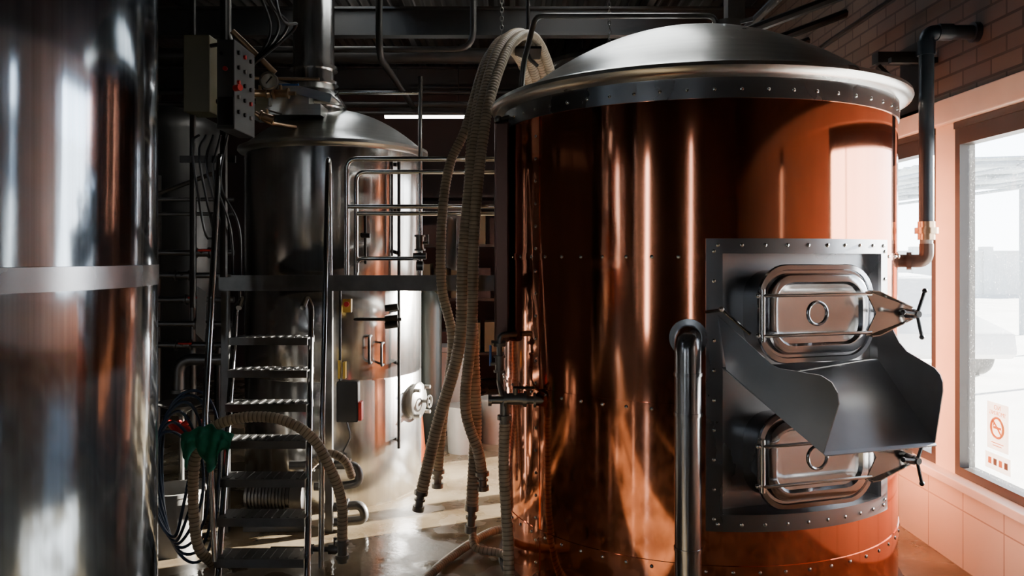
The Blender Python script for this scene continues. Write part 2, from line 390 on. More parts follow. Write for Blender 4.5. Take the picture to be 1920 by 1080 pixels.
def manway(zc):
    m=M()
    def loft(secs,mi=0,capend=True):
        vs=[];fs=[]; n=None
        for (a,b_,r_,d) in secs:
            pts=rr(a,b_,r_); n=len(pts); vs+=[lp(x,zc+y,d) for x,y in pts]
        for i in range(len(secs)-1):
            for k in range(n): fs.append((i*n+k,i*n+(k+1)%n,(i+1)*n+(k+1)%n,(i+1)*n+k))
        if capend: fs.append(tuple((len(secs)-1)*n+k for k in range(n)))
        m.add(vs,fs,mi)
    loft([(.262,.178,.115,PD),(.262,.178,.115,.99),(.268,.184,.12,.993),(.284,.2,.132,.995),(.288,.204,.135,1.003),(.284,.2,.132,1.012),(.266,.182,.118,1.014),(.262,.178,.115,1.004),(.252,.168,.108,1.004),(.248,.164,.104,1.022),(.240,.156,.098,1.028),(.215,.131,.085,1.028),(.205,.121,.078,1.012),(.19,.106,.07,1.008)])
    m.torus(lp(0,zc,1.01),.047,.006,n_,36,8)
    m.make('manway_door',DOORM,tun)
    h=M()
    for zz in (.08,-.08):
        h.tube([lp(-.315,zc+zz,1.05),lp(-.28,zc+zz,1.07),lp(.215,zc+zz,1.075)],.0075,10)
    h.tube([lp(-.30,zc-.105,1.055),lp(-.30,zc+.105,1.055)],.011,10)
    h.tube([lp(-.275,zc-.085,1.0),lp(-.275,zc+.085,1.0)],.008,10)
    for zz in (.095,-.095):
        h.cyl(lp(-.30,zc+zz,1.055),lp(-.27,zc+zz,.99),.008,8); h.ball(lp(-.318,zc+zz*.84,1.05),.012)
    pl=[(.185,.092),(.225,.092),(.36,.030),(.385,.022),(.385,-.022),(.36,-.030),(.225,-.092),(.185,-.092),(.235,0)]
    h.prism([lp(s_,zc+z_,1.072+max(0,s_-.22)*.25) for s_,z_ in pl],n_*.006)
    for sg in (1,-1):
        h.prism([lp(.20,zc+sg*.092,1.078),lp(.235,zc+sg*.088,1.078),lp(.38,zc+sg*.022,1.11),lp(.38,zc+sg*.022,1.13),lp(.235,zc+sg*.088,1.105),lp(.20,zc+sg*.092,1.10)],V((0,0,.004*sg)))
    h.make('manway_clamp',POLISH,tun)
    k=M(); c0=lp(.352,zc,1.04)
    k.cyl(c0,lp(.352,zc,1.17),.009,10); k.cyl(lp(.352,zc,1.125),lp(.352,zc,1.165),.02,14); k.cyl(lp(.352,zc,1.165),lp(.352,zc,1.19),.014,12)
    c1=lp(.352,zc,1.178)
    for dd in (V((0,0,1))*.095+t_*.04, V((0,0,1))*-.095+t_*.025, t_*-.07+V((0,0,.01))):
        k.tube([c1,c1+dd],.0075,8); k.ball(c1+dd,.011)
    k.make('manway_knob',BLACK,tun)
manway(1.362); manway(.762)
ch=E('grain_chute',tuple(lp(0,1.0,1.1)))
def L_(t,z): return lp(-.43+.17*t,z,.93+.43*t)
def R_(t,z): return lp(.38-.12*t,z,.93+.43*t)
m=M()
left=[L_(0,1.36),L_(.02,1.34),L_(.10,1.14),L_(1,.88),L_(1.13,1.07),L_(1.12,1.11),L_(1.07,1.145),L_(.98,1.165),L_(.62,1.172),L_(.54,1.182),L_(.46,1.21)]
m.prism(left,t_*.004)
right=[R_(.0,1.40),R_(.02,1.14),R_(1,.88),R_(1.12,1.09),R_(1.115,1.125),R_(1.08,1.15),R_(1.0,1.17),R_(.55,1.21),R_(.42,1.24),R_(.3,1.29)]
m.prism(right,t_*-.004)
m.prism([L_(0.05,1.145),R_(.02,1.145),R_(1,.88),L_(1,.88)],V((0,0,.004)))
m.prism([L_(.995,.882),R_(.995,.882),R_(1.02,.872),L_(1.02,.872)],V((0,0,.004)))
m.make('chute_sheet',CHUTE,ch,smooth=False)
m=M(); m.tube([lp(-.44,1.385,.98),lp(-.36,1.29,1.06)],.007,8); m.cyl(lp(-.46,1.37,.9),lp(-.44,1.385,.99),.008,8); m.ball(lp(-.44,1.385,.98),.013)
m.make('latch_rod',POLISH,ch)
vp=M(); a=-103.2
P0=cp(.99,a,1.262);P1=cp(1.105,a,1.262);P2=cp(1.105,a,.0)
vp.tube(fillet([P0,P1,P2],.10,10),.053,28)
for z in (1.12,.96,.42): vp.cyl(cp(1.105,a,z),cp(1.105,a,z+.014),.0565,28)
vp.lathe(cp(1.0,a,1.262),[(.0,.004),(.078,.004),(.078,.012),(.056,.014)],36,cp(1,a,0)-cp(0,a,0))
vp.make('vent_downpipe',mat('downpipe_steel',(.40,.40,.41),1,.24,var=((30,30,1),.12),rvar=.05),tun)
cab=M(); cab.b2(-.088,-.012,3.98,4.30,1.17,2.27); cab.make('side_cover',mat('cover_steel',(.14,.08,.065),1,.3),tun,smooth=False,bevel=.012)
cab=M(); cab.cyl((-.05,4.12,2.27),(-.05,4.12,2.30),.03); cab.tube([(-.06,4.05,2.29),(.03,4.02,2.31)],.012,8); cab.ball((-.07,4.05,2.29),.022)
cab.make('cover_bolt',DUST,tun)
e=E('outlet_valve',(0,3.8,.93)); m=M()
m.tube([(.17,3.72,.93),(-.01,3.72,.93)],.018,12); m.cyl((.10,3.72,.93),(.11,3.72,.93),.035); m.cyl((.05,3.72,.93),(.065,3.72,.93),.03)
m.tube(fillet([(0.02,3.72,.93),(-.035,3.72,.93),(-.035,3.72,.80)],.04),.022,12)
valve(m,(.015,3.72,.935),(1,0,0),.022,(0,-.3,1)); m.cyl((-.035,3.72,.84),(-.035,3.72,.86),.034); 
m.tube(fillet([(.02,3.9,1.22),(-.06,3.86,1.22),(-.06,3.86,.98),(-.04,3.75,.93)],.03),.014,10); valve(m,(-.06,3.86,1.08),(0,0,1),.017,(-1,0,0),2)
m.cyl((-.06,3.86,1.165),(-.06,3.86,1.18),.03); m.cyl((-.03,3.86,1.18),(-.1,3.86,1.18),.012,8)
m.cyl((-.035,3.72,.93),(-.1,3.72,.93),.018); m.cyl((-.095,3.72,.93),(-.11,3.72,.93),.028)
m.make('valve_body',[DUST,DARKM,BLUE],e)
m=M(); hose(m,[(-.035,3.72,.82),(-.038,3.72,.6),(-.02,3.70,.3),(0.0,3.6,.06),(.1,3.3,.03)],.026)
m.make('outlet_hose',[HOSE,HOSED],e)
M().cyl(cp(0,0,0),cp(0,0,.02),1.03,96).make('base_plinth',DARKM,tun)

# ------------------------------------------------------------------ black pipe
e=E('black_drain_pipe',(2.05,3.95,2)); m=M()
m.tube(fillet([(2.32,3.95,2.705),(2.046,3.95,2.705),(2.046,3.95,1.74)],.045),.035,20)
for p,q in (((2.17,3.95,2.705),(2.10,3.95,2.705)),((2.046,3.95,2.66),(2.046,3.95,2.59))): m.cyl(p,q,.042,20)
m.cyl((2.27,3.95,2.705),(2.299,3.95,2.705),.05,20)
m.make('pipe',BLKPIPE,e)
m=M(); m.cyl((2.046,3.95,1.77),(2.046,3.95,1.68),.040,20); m.cyl((2.046,3.95,1.74),(2.046,3.95,1.71),.054,12); m.make('union',BRASS,e)
m=M(); m.cyl((2.046,3.95,1.70),(2.046,3.95,1.62),.03,20); m.make('collar',WHITEP,e)
m=M(); m.tube(fillet([(2.046,3.95,1.66),(2.046,3.95,1.575),(1.88,4.02,1.575)],.05),.033,18); m.cyl((1.985,3.975,1.575),(1.965,3.985,1.575),.045,14); m.make('elbow',mat('aged_pipe',(.08,.055,.045),.7,.4),e)
m=M(); m.b2(2.06,2.29,4.50,4.58,2.69,2.75); m.tube([(2.08,4.55,2.68),(2.29,4.55,2.48)],.02,6); m.b2(2.27,2.299,4.42,4.68,2.4,2.80); m.b2(2.04,2.29,4.3,4.34,2.64,2.67)
m.make('wall_bracket',DARKM,smooth=False)

# ------------------------------------------------------------------ left fermenter
F=V((-1.65,2.0,0)); fe=E('steel_fermenter',tuple(F))
m=M(); m.lathe(F,[(0,.34),(.1,.36),(.66,.58),(.70,.64),(.70,3.45),(.68,3.52),(.45,3.58),(0,3.59)],200); m.make('shell',STEELF,fe)
m=M(); m.lathe(F,[(.700,1.522),(.7025,1.522),(.7025,1.576),(.700,1.576)],200); m.make('weld_band',PLATE,fe)
m=M()
for k in range(4):
    a=(45+90*k)*D2R; p=F+V((.58*math.cos(a),.58*math.sin(a),0)); m.cyl(p,p+V((0,0,.62)),.035); m.cyl(p,p+V((0,0,.02)),.06)
m.make('legs',STEEL,fe)

# ------------------------------------------------------------------ brew kettle (second tank)
K=V((-1.24,5.6,0)); ke=E('steel_brew_kettle',tuple(K))
m=M(); m.lathe(K,[(0,.0),(.585,.0),(.6,.02),(.6,.80),(.597,.805),(.597,.815),(.6,.82),(.6,1.40),(.597,1.405),(.597,1.415),(.6,1.42),(.6,2.30)],160); m.make('shell',STEELB,ke)
m=M(); dp=[(.6,2.29),(.635,2.30),(.648,2.315),(.645,2.335),(.62,2.345),(.59,2.36)]
for i in range(1,13):
    q=.59*(1-i/12); dp.append((q,2.36+.255*(1-(q/.59)**2)))
m.lathe(K,dp,160); m.make('domed_lid',DOMES,ke)
m=M(); cx,cy=-1.35,5.45
m.lathe((cx,cy,0),[(.20,2.55),(.20,2.60),(.22,2.60),(.22,2.62),(.15,2.72),(.135,2.76),(.165,2.76),(.165,2.78),(.135,2.78),(.135,2.86),(.16,2.86),(.16,2.885),(.138,2.885),(.138,3.97)],64)
m.make('steam_stack',STEELB,ke)
m=M(); R=Matrix.Rotation(14*D2R,3,'Y')
m.box((-1.31,5.2,2.66),(.34,.3,.012),rot=R); m.box((-1.31,5.06,2.635),(.34,.012,.05),rot=R); m.b2(-1.7,-1.22,5.1,5.4,2.50,2.57); m.b2(-1.64,-1.30,5.12,5.38,2.57,2.64)
m.make('stack_hood',DOMES,ke,smooth=False)
m=M()
m.tube([(-.735,5.2,2.22),(-.735,5.2,.35)],.011,10); m.tube([(-.775,5.17,2.22),(-.775,5.17,1.6)],.007,10)
for z in (2.2,1.9,1.62,1.25,.9,.4): m.cyl((-.735,5.2,z),(-.76,5.28,z),.014,8)
m.tube(fillet([(-.9,5.12,1.09),(-.9,5.04,1.09),(-.9,5.04,.92),(-.9,5.12,.92)],.03),.009,8); m.tube(fillet([(-.83,5.18,1.04),(-.83,5.08,1.04),(-.83,5.08,.9),(-.83,5.18,.9)],.03),.008,8)
m.tube([(-1.0,5.06,1.2),(-.7,5.06,1.2)],.011,8)
for z in (1.16,1.2,1.27): m.cyl((-.80,5.05,z),(-.72,5.05,z+.01),.022,10)
m.tube([(-.93,5.08,1.87),(-.93,5.08,1.55)],.007,8); m.cyl((-.95,5.07,1.73),(-.9,5.07,1.73),.015,8)
m.make('sight_tube_and_valves',DARKM,ke)
ax=V((math.cos(-17*D2R),math.sin(-17*D2R),0)); p=K+ax*.595+V((0,0,.62))
m=M(); m.lathe(p,[(.11,-.04),(.11,.03),(.125,.03),(.125,.045),(.10,.06),(0,.07)],40,ax); 
for k in range(4):
    a=k*90+45; q=p+ax*.05+V((-ax.y,ax.x,0))*.12*math.cos(a*D2R)+V((0,0,.12*math.sin(a*D2R))); m.cyl(q,q+ax*.04,.013,8)
m.cyl(p+ax*.06,p+ax*.12,.012); m.torus(p+ax*.12,.04,.006,ax,20,6)
m.make('side_manway',DUST,ke)
e=E('kettle_pipework',(-1,4.8,.25)); m=M()
m.tube(fillet([(-1.35,4.86,.33),(-.94,4.86,.33),(-.92,4.86,.22),(-1.05,4.86,.20),(-1.2,4.86,.20)],.06),.026,14)
m.tube(fillet([(-1.12,4.7,.12),(-.88,4.7,.14),(-.86,4.7,.05),(-1.1,4.7,.03)],.05),.026,14)
for x in (-1.0,-1.1,-1.22): m.cyl((x,4.86,.33),(x+.02,4.86,.33),.04); 
for x in (-.98,-1.08): m.cyl((x,4.7,.135),(x+.02,4.7,.135),.04)
m.tube([(-1.25,4.15,.08),(-.92,4.15,.08)],.014,10); m.cyl((-.95,4.15,.08),(-.88,4.15,.08),.026); m.cyl((-.915,4.15,.06),(-.915,4.15,.14),.012,8); m.cyl((-1.05,4.15,.08),(-1.03,4.15,.08),.025)
m.make('pipes',TREAD,e)
e=E('transfer_pump',(-1.42,4.75,.2)); m=M()
prof=[(.0,-.14),(.075,-.14)]
for i in range(12): prof+=[(.075,-.13+i*.02),(.085,-.13+i*.02),(.085,-.12+i*.02),(.075,-.12+i*.02)]
prof+=[(.075,.12),(0,.13)]
m.lathe((-1.42,4.72,.19),prof,28,(1,0,0)); m.lathe((-1.25,4.72,.19),[(0,-.04),(.1,-.04),(.1,.03),(.06,.04),(0,.04)],28,(1,0,0)); m.b2(-1.56,-1.2,4.64,4.8,0,.03); m.b2(-1.5,-1.34,4.68,4.76,.03,.12); m.b2(-1.28,-1.22,4.68,4.76,.03,.12)
m.make('pump_motor',TREAD,e)

# ------------------------------------------------------------------ platform
pf=E('work_platform',(-.9,4.75,1.4)); m=M()
m.b2(-1.68,.0,4.60,4.93,1.455,1.475); m.b2(-1.68,.0,4.58,4.60,1.40,1.49); m.b2(-1.68,.0,4.93,4.945,1.40,1.475)
for x in (-1.66,-1.06,-.03): m.b2(x-.02,x+.02,4.62,4.66,0,1.455)
m.make('deck',TREAD,pf,smooth=False)
m=M(); y=4.62
m.tube(fillet([(-.955,y,1.45),(-.955,y,2.16),(.0,y,2.16)],.06),.015,12); m.tube([(-.955,y,1.885),(.0,y,1.885)],.013,12)
y=4.90
m.tube(fillet([(-.955,y,1.45),(-.955,y,2.115),(.0,y,2.115)],.06),.014,12); m.tube([(-.955,y,1.86),(.0,y,1.86)],.014,12)
m.tube(fillet([(-.95,y,1.5),(-.95,y,1.585),(-.56,y,1.585),(-.56,y,1.52)],.05),.013,12)
m.tube([(-.562,4.9,2.70),(-.562,4.9,1.47)],.013,12); m.tube([(-.562,4.9,2.60),(-1.06,4.9,2.60),(-1.1,5.0,2.60)],.011,12)
m.make('guard_rails',POLISH,pf)
m=M(); valve(m,(-.56,4.86,1.68),(0,0,1),.02,(1,-.3,0),0,.05); m.cyl((-.6,4.86,1.6),(-.52,4.86,1.6),.02); m.cyl((-.58,4.86,1.54),(-.54,4.86,1.54),.03); m.make('platform_valve',DUST,pf)
la=E('step_ladder',(-1.3,4.2,0)); m=M(); tr=M()
def sx(z): return (-1.452+(-.14)*(z/1.13), 3.88+.56*z)
W=.44
for z in (.10,.27,.44,.615,.79,.96,1.13):
    x0,yy=sx(z)
    tr.b2(x0,x0+W,yy-.005,yy+.15,z,z+.008)
    tr.b2(x0,x0+W,yy-.008,yy+.0,z-.032,z+.010); tr.b2(x0,x0+W,yy+.145,yy+.153,z-.03,z+.008)
    for k in range(9): tr.b2(x0+.03+k*.045,x0+.045+k*.045,yy+.01,yy+.14,z+.008,z+.012)
tr.make('treads',TREAD,la,smooth=False)
for sg in (0,1):
    xa,ya=sx(0); xb,yb=sx(1.3)
    m.tube(fillet([(xa+sg*W,ya+.07,.0),(xb+sg*W,yb+.07,1.30),(xb+sg*W+(.03 if sg==0 else -.03),yb+.1,1.36),(xb+sg*W+(.035 if sg==0 else -.035),4.62,1.30)],.04),.017,12)
m.tube(fillet([(-1.50,3.98,.55),(-1.545,4.02,.75),(-1.645,4.5,2.18),(-1.66,4.60,2.14),(-1.66,4.62,1.48)],.06),.016,12)
m.tube(fillet([(-.95,3.98,.05),(-.955,4.02,.70),(-1.035,4.5,2.16),(-1.05,4.60,2.12),(-1.05,4.62,1.48)],.06),.014,12)
m.tube([(-1.50,3.98,.55),(-1.46,3.93,.1)],.014,10)
m.make('rails',STEEL,la)
e=E('control_pendant',(-.98,4.9,1)); m=M(); m.b2(-1.055,-.925,4.80,4.88,.60,.845); m.make('box',BLACK,e,smooth=False,bevel=.01)
M().b2(-.925,-.905,4.81,4.87,.61,.72).make('red_side',RED,e,smooth=False)
M().b2(-1.02,-.97,4.82,4.86,1.26,1.34).b2(-1.05,-1.035,4.82,4.86,.86,.97).b2(-1.02,-1.005,4.82,4.86,.86,.96).make('yellow_box',YEL,e,smooth=False)
M().cyl((-.995,4.82,1.31),(-.995,4.80,1.31),.016).make('stop_button',RED,e)
m=M(); m.tube([(-1.04,4.84,.845),(-1.04,4.84,1.45)],.008,8); m.tube(catmull([(-1.0,4.84,.6),(-.98,4.84,.5),(-1.02,4.84,.42),(-1.0,4.84,.40)]),.006,6); m.make('cable',BLACK,e)

# ------------------------------------------------------------------ upper-left control panel, gauge etc.
cpn=E('control_panel',(-1.5,4.4,2.5)); m=M()
m.b2(-1.58,-1.485,4.28,4.62,2.28,2.76); m.make('enclosure',GREYBOX,cpn,smooth=False,bevel=.006)
m=M()
for i in range(5):
    for j in range(3):
        m.cyl((-1.484,4.33+j*.1,2.38+i*.08),(-1.472,4.33+j*.1,2.38+i*.08),.012,10,mi=[0,0,2,0,1][(i*2+j)%5])
m.make('buttons',[DARKM,RED,DUST],cpn)
m=M(); m.cyl((-1.485,4.29,2.50),(-1.45,4.27,2.50),.018,12,mi=1); m.cyl((-1.53,4.275,2.60),(-1.53,4.26,2.60),.012,10,mi=1); m.cyl((-1.55,4.275,2.68),(-1.55,4.262,2.68),.01,10,mi=0)
m.b2(-1.57,-1.49,4.274,4.28,2.3,2.45); m.make('selector_switches',[DARKM,RED],cpn)
M().b2(-1.87,-1.72,4.55,4.75,2.42,2.86).make('electrical_box',OLIVE,smooth=False,bevel=.008)
m=M(); m.tube([(-1.64,4.55,4.0),(-1.64,4.55,1.48)],.022,8); m.tube([(-1.92,4.66,2.5),(-1.60,4.66,2.5)],.015,8); m.tube([(-1.86,4.66,4.0),(-1.86,4.66,1.3)],.018,8)
m.tube([(-1.92,4.66,2.8),(-1.58,4.5,2.8)],.012,8)
m.b2(-1.92,-1.6,4.62,4.64,2.14,2.18)
m.make('panel_stand',DARKM)
m=M()
for k in range(5):
    x=-1.60-.04*k
    m.tube(catmull([(x,4.5,2.28),(x-.02,4.45,2.0+.05*k),(x+.05-.01*k,4.55,1.75),(x,4.7,1.3+.1*k)]),.007,6)
for k in range(4):
    m.tube(catmull([(-1.55+.05*k,4.5,3.9),(-1.5+.06*k,4.5,3.3-.1*k),(-1.42+.05*k,4.7,2.95),(-1.5,4.62,2.7)]),.009,6)
m.make('loose_cables',BLACK)
g=E('pressure_gauge',(-1.49,4.9,2.67)); m=M(); m.lathe((-1.49,4.92,2.67),[(0,0),(.052,0),(.056,.01),(.056,.04),(.047,.045),(.045,.03)],32,(.1,-1,0)); m.cyl((-1.49,4.92,2.62),(-1.49,4.92,2.52),.012); m.make('case',DUST,g)
m=M(); m.lathe((-1.49,4.92,2.67),[(0,.03),(.046,.03)],32,(.1,-1,0)); m.make('dial',mat('gauge_dial',(.6,.6,.55),0,.5),g)
M().box((-1.485,4.886,2.675),(.006,.002,.055),rot=Matrix.Rotation(.7,3,'Y')).make('needle',BLACK,g)
m=M(); m.tube([(-1.63,4.92,2.60),(-1.33,4.92,2.60)],.013,10); m.tube([(-1.60,4.95,2.7),(-1.2,4.98,2.7)],.01,10)
valve(m,(-1.55,4.92,2.6),(1,0,0),.018,(0,0,1),1); valve(m,(-1.42,4.92,2.6),(1,0,0),.02,(0,-.2,1),2,.11); m.cyl((-1.5,4.92,2.6),(-1.48,4.92,2.6),.03)
m.tube(fillet([(-1.58,4.92,2.48),(-1.5,4.92,2.42),(-1.38,5.1,2.42)],.04),.014,10); valve(m,(-1.5,4.9,2.45),(1,.2,-.3),.018,(0,0,1),1)
m.tube([(-1.68,4.8,2.95),(-1.45,4.9,2.72)],.018,10)
m.make('gauge_pipework',[BRASS,DUST,BLUE],g)

# ------------------------------------------------------------------ hoses hanging
hg=E('hanging_hoses',(-.2,4.4,1.5)); m=M()
top=[(.30,5.62,2.2),(.235,5.35,2.72),(.10,4.98,2.955),(-.05,4.65,2.84)]
def off(pts,dx,dy,dz): return [(a+dx,b_+dy,c_+dz) for a,b_,c_ in pts]
hose(m,off(top,0,0,0)+[(-.155,4.42,2.48),(-.215,4.35,2.1),(-.262,4.33,1.6),(-.285,4.33,1.12),(-.40,4.33,.70),(-.49,4.33,.32)],.034)
hose(m,off(top,-.05,.02,-.03)+[(-.20,4.46,2.38),(-.23,4.40,2.0),(-.235,4.40,1.5),(-.21,4.38,1.0),(-.20,4.36,.62),(-.218,4.34,.24)],.035)
hose(m,off(top,.05,-.02,-.01)+[(-.11,4.38,2.5),(-.16,4.30,2.2),(-.20,4.26,1.75),(-.215,4.26,1.2),(-.25,4.28,.8),(-.18,4.28,.55),(-.16,4.3,.42)],.030)
hose(m,off(top,-.09,.05,-.07)+[(-.26,4.5,2.32),(-.345,4.48,2.12),(-.385,4.44,1.85),(-.39,4.42,1.45),(-.33,4.42,1.12),(-.385,4.42,.68),(-.41,4.42,.40)],.028)
m.make('hose_lengths',[HOSE,HOSED],hg)
m=M()
for p,q in (((-.49,4.33,.33),(-.51,4.33,.22)),((-.218,4.34,.25),(-.225,4.34,.10)),((-.16,4.3,.44),(-.155,4.3,.34)),((-.41,4.42,.42),(-.412,4.42,.32))):
    m.cyl(p,q,.022,14); p=V(p);q=V(q); m.cyl(p,p+(q-p)*.2,.038,14); m.cyl(p+(q-p)*.75,q,.032,14); m.cyl(p+(q-p)*.4,p+(q-p)*.5,.03,14)
m.make('hose_couplings',DUST,hg)
m=M(); m.tube(fillet([(.1,5.0,3.99),(.1,5.0,3.1),(.1,5.0,2.84),(.16,5.05,2.80)],.04),.012,8); m.b2(.02,.18,4.86,5.12,2.86,2.875); m.make('hose_hook',DARKM,hg)
m=M(); hose(m,[(-.215,4.34,.10),(-.19,4.25,.05),(-.05,4.2,.035),(.0,4.05,.03)],.022); hose(m,[(-.02,4.6,.03),(-.12,4.55,.03),(-.26,4.3,.03),(-.40,3.95,.03),(-.5,3.5,.03)],.024)
m.make('floor_hose',[HOSE,HOSED])
def chain(x,y,z0,z1,name):
    m=M(); z=z0; k=0
    while z>z1:
        u=V((0,1,0)) if k%2 else V((1,0,0)); c_=V((x,y,z))
        pts=[c_+u*(.009*math.cos(t))+V((0,0,.017*math.sin(t))) for t in [2*math.pi*i/12 for i in range(13)]]
        m.tube(pts,.0028,6,cap=False); z-=.026; k+=1
    m.make(name,DUST)
chain(-.06,4.7,3.98,2.90,'hanging_chain'); chain(.56,4.6,3.98,2.70,'hanging_chain.001')

m=M(); hose(m,[(-1.50,4.02,.05),(-1.56,3.96,.187),(-1.568,3.94,.53),(-1.507,3.93,.72),(-1.36,3.93,.80),(-1.147,3.93,.80),(-.987,3.94,.707),(-.893,3.96,.533),(-.853,4.0,.373),(-.853,4.02,.18)],.027)
hose(m,[(-1.2,4.55,.30),(-1.13,4.5,.42),(-1.02,4.45,.50),(-.93,4.45,.46),(-.90,4.5,.36)],.024)
m.make('suction_hose',[HOSE,HOSED])
m=M(); m.cyl((-.853,4.02,.18),(-.853,4.02,.06),.024,14); m.cyl((-.853,4.02,.17),(-.853,4.02,.15),.036,14); m.cyl((-.853,4.02,.10),(-.853,4.02,.08),.034,14); m.make('hose_coupling',DUST)
m=M(); nu,nv=30,22; vs=[];fs=[]
for j in range(nv+1):
    for i in range(nu+1):
        u=i/nu-.5; v=j/nv
        x=-1.48+u*.28*(1-.35*v)+.05*(v-.5)*u; fold=.016*math.sin(u*26+v*3)*(.2+v)+.02*noise.noise(V((u*6,v*5,3)))
        z=.782-v*(.15+.07*math.sin(u*9+1))-abs(u)*.10+.012*noise.noise(V((u*8,v*6,0))); y_=3.89-.03*math.sin(v*3)+fold
        vs.append((x,y_,z))
for j in range(nv):
    for i in range(nu): a=j*(nu+1)+i; fs.append((a,a+1,a+nu+2,a+nu+1))
m.add(vs,fs); o=m.make('green_rag',GREEN,ang=180); md=o.modifiers.new('s','SOLIDIFY'); md.thickness=.003
m=M()
for k in range(6):
    r0=.15+.02*k; cx_=-1.70+.012*k; pts=[]
    for i in range(26):
        a=2*math.pi*i/25; pts.append((cx_+r0*.62*math.cos(a)+.01*math.sin(3*a+k),3.98+.02*k+.02*math.sin(2*a),.48+r0*1.75*math.sin(a)+.015*math.cos(2*a+k)))
    m.tube(catmull(pts,.03),.008,8)
m.make('blue_hose_coil',BLUEH)
m=M(); 
for k in range(3):
    m.tube(catmull([(-1.78+.05*k,4.15,.74),(-1.70,4.12,.68+.02*k),(-1.60-.02*k,4.1,.70),(-1.66,4.12,.60)]),.016,8)
m.make('red_strap',RED)
m=M(); m.lathe((-1.83,4.35,0),[(0,.0),(.13,.0),(.15,.32),(.158,.32),(.158,.34),(.142,.34),(.125,.02),(0,.02)],32); m.make('white_bucket',WHITEP)
m=M(); vs=[];fs=[]
for j in range(13):
    for i in range(9):
        u=i/8;v=j/12; vs.append((-.44+u*.10,4.93+.012*math.sin(u*9+v*3),1.84-v*.32+.01*math.sin(u*5)))
for j in range(12):
    for i in range(8): a=j*9+i; fs.append((a,a+1,a+10,a+9))
m.add(vs,fs); o=m.make('white_rag',WHITEP,ang=180); md=o.modifiers.new('s','SOLIDIFY'); md.thickness=.003

# ------------------------------------------------------------------ left background
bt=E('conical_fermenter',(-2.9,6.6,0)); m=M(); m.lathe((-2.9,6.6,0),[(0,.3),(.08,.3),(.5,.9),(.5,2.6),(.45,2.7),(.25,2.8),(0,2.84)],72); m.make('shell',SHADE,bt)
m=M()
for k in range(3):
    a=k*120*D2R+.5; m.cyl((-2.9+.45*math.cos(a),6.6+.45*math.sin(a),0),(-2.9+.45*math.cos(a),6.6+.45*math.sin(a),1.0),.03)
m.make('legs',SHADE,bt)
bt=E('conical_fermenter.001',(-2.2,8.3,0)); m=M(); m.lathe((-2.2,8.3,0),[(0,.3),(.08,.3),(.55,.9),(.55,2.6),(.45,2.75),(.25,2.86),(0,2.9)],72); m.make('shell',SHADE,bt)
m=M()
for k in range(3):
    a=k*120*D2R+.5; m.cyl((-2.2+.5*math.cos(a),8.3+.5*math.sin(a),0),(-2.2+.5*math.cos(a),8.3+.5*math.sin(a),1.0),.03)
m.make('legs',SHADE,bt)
e=E('valve_manifold',(-1.95,4.9,1.2)); m=M()
for i,z in enumerate((1.95,1.86,1.62,1.48,1.33,1.18,1.05)):
    m.tube([(-2.3,4.95,z),(-1.72,4.95,z)],.012 if i<2 else .018,10)
    if i>1:
        valve(m,(-2.03+.06*(i%3),4.94,z),(1,0,0),.02,(0,-1,.3),1 if i%2 else 2,.07); m.cyl((-1.86,4.95,z),(-1.84,4.95,z),.032)
m.tube([(-1.98,4.97,0),(-1.98,4.97,2.1)],.02,10); m.tube([(-2.2,4.97,0),(-2.2,4.97,2.1)],.02,10)
m.tube([(-2.25,4.9,1.95),(-1.75,4.75,2.1)],.014,8)
m.tube(fillet([(-2.0,4.8,.8),(-2.0,4.8,.98),(-1.72,4.8,.98)],.12,8),.035,16); m.cyl((-2.0,4.8,.8),(-2.0,4.8,.78),.05)
m.make('pipes',[TREAD,DARKM,RED],e)
m=M(); m.lathe((-1.9,4.6,.70),[(0,-.02),(.02,-.02),(.03,0),(.11,.05),(.14,.06),(.145,.055),(.105,.04),(0,.01)],32); m.cyl((-1.9,4.6,.0),(-1.9,4.6,.69),.015); m.tube([(-1.9,4.6,.55),(-1.72,4.6,.62)],.01,8); m.make('drain_funnel',DUST)
m=M(); m.prism([(-1.75,4.45,1.43),(-1.70,4.45,1.40),(-1.71,4.45,1.12),(-1.76,4.45,1.17)],(0,.003,0)); m.make('hanging_tag',WHITEP,smooth=False)

# ------------------------------------------------------------------ background middle
bt=E('hot_liquor_tank',(1.0,8.2,0)); m=M(); m.lathe((1.0,8.2,0),[(0,0),(.62,.0),(.62,3.5),(.66,3.51),(.66,3.55),(.6,3.57),(.35,3.66),(0,3.70)],96); m.make('shell',STEELB,bt)
m=M(); m.tube(fillet([(.50,7.7,3.6),(.50,7.7,3.72),(.68,7.7,3.72),(.68,7.7,3.6)],.03),.01,8); m.make('handle',POLISH,bt)
m=M(); m.lathe((-.72,6.9,0),[(0,0),(.115,0),(.115,1.15),(.08,1.27),(.03,1.31),(.03,1.36),(0,1.36)],32); m.make('gas_cylinder',mat('cylinder_green',(.018,.025,.02),.2,.4))
m=M(); m.lathe((-.74,6.3,0),[(0,0),(.10,0),(.10,.01),(.065,.015),(.03,.42),(0,.42)],24); m.make('orange_cone',ORANGE)
m=M(); 
for (x,y_,h,r_) in ((-.40,6.55,.38,.14),(-.15,6.9,.38,.14)):
    m.lathe((x,y_,0),[(0,0),(r_*.88,0),(r_,h-.02),(r_*1.05,h-.02),(r_*1.05,h),(0,h+.005)],32)
m.make('plastic_pails',WHITEP)
m=M(); m.b2(-.68,-.42,7.3,7.6,0,.72); m.b2(-.70,-.40,7.28,7.62,.72,.77); m.make('waste_bin',WHITEP,smooth=False,bevel=.01)
e=E('storage_shelf',(-.1,8.6,1)); m=M()
for x in (-1.6,.2):
    for y_ in (8.9,9.4): m.b2(x-.02,x+.02,y_-.02,y_+.02,0,2.3)
for z in (.5,1.1,1.7,2.25): m.b2(-1.62,.22,8.88,9.42,z,z+.03)
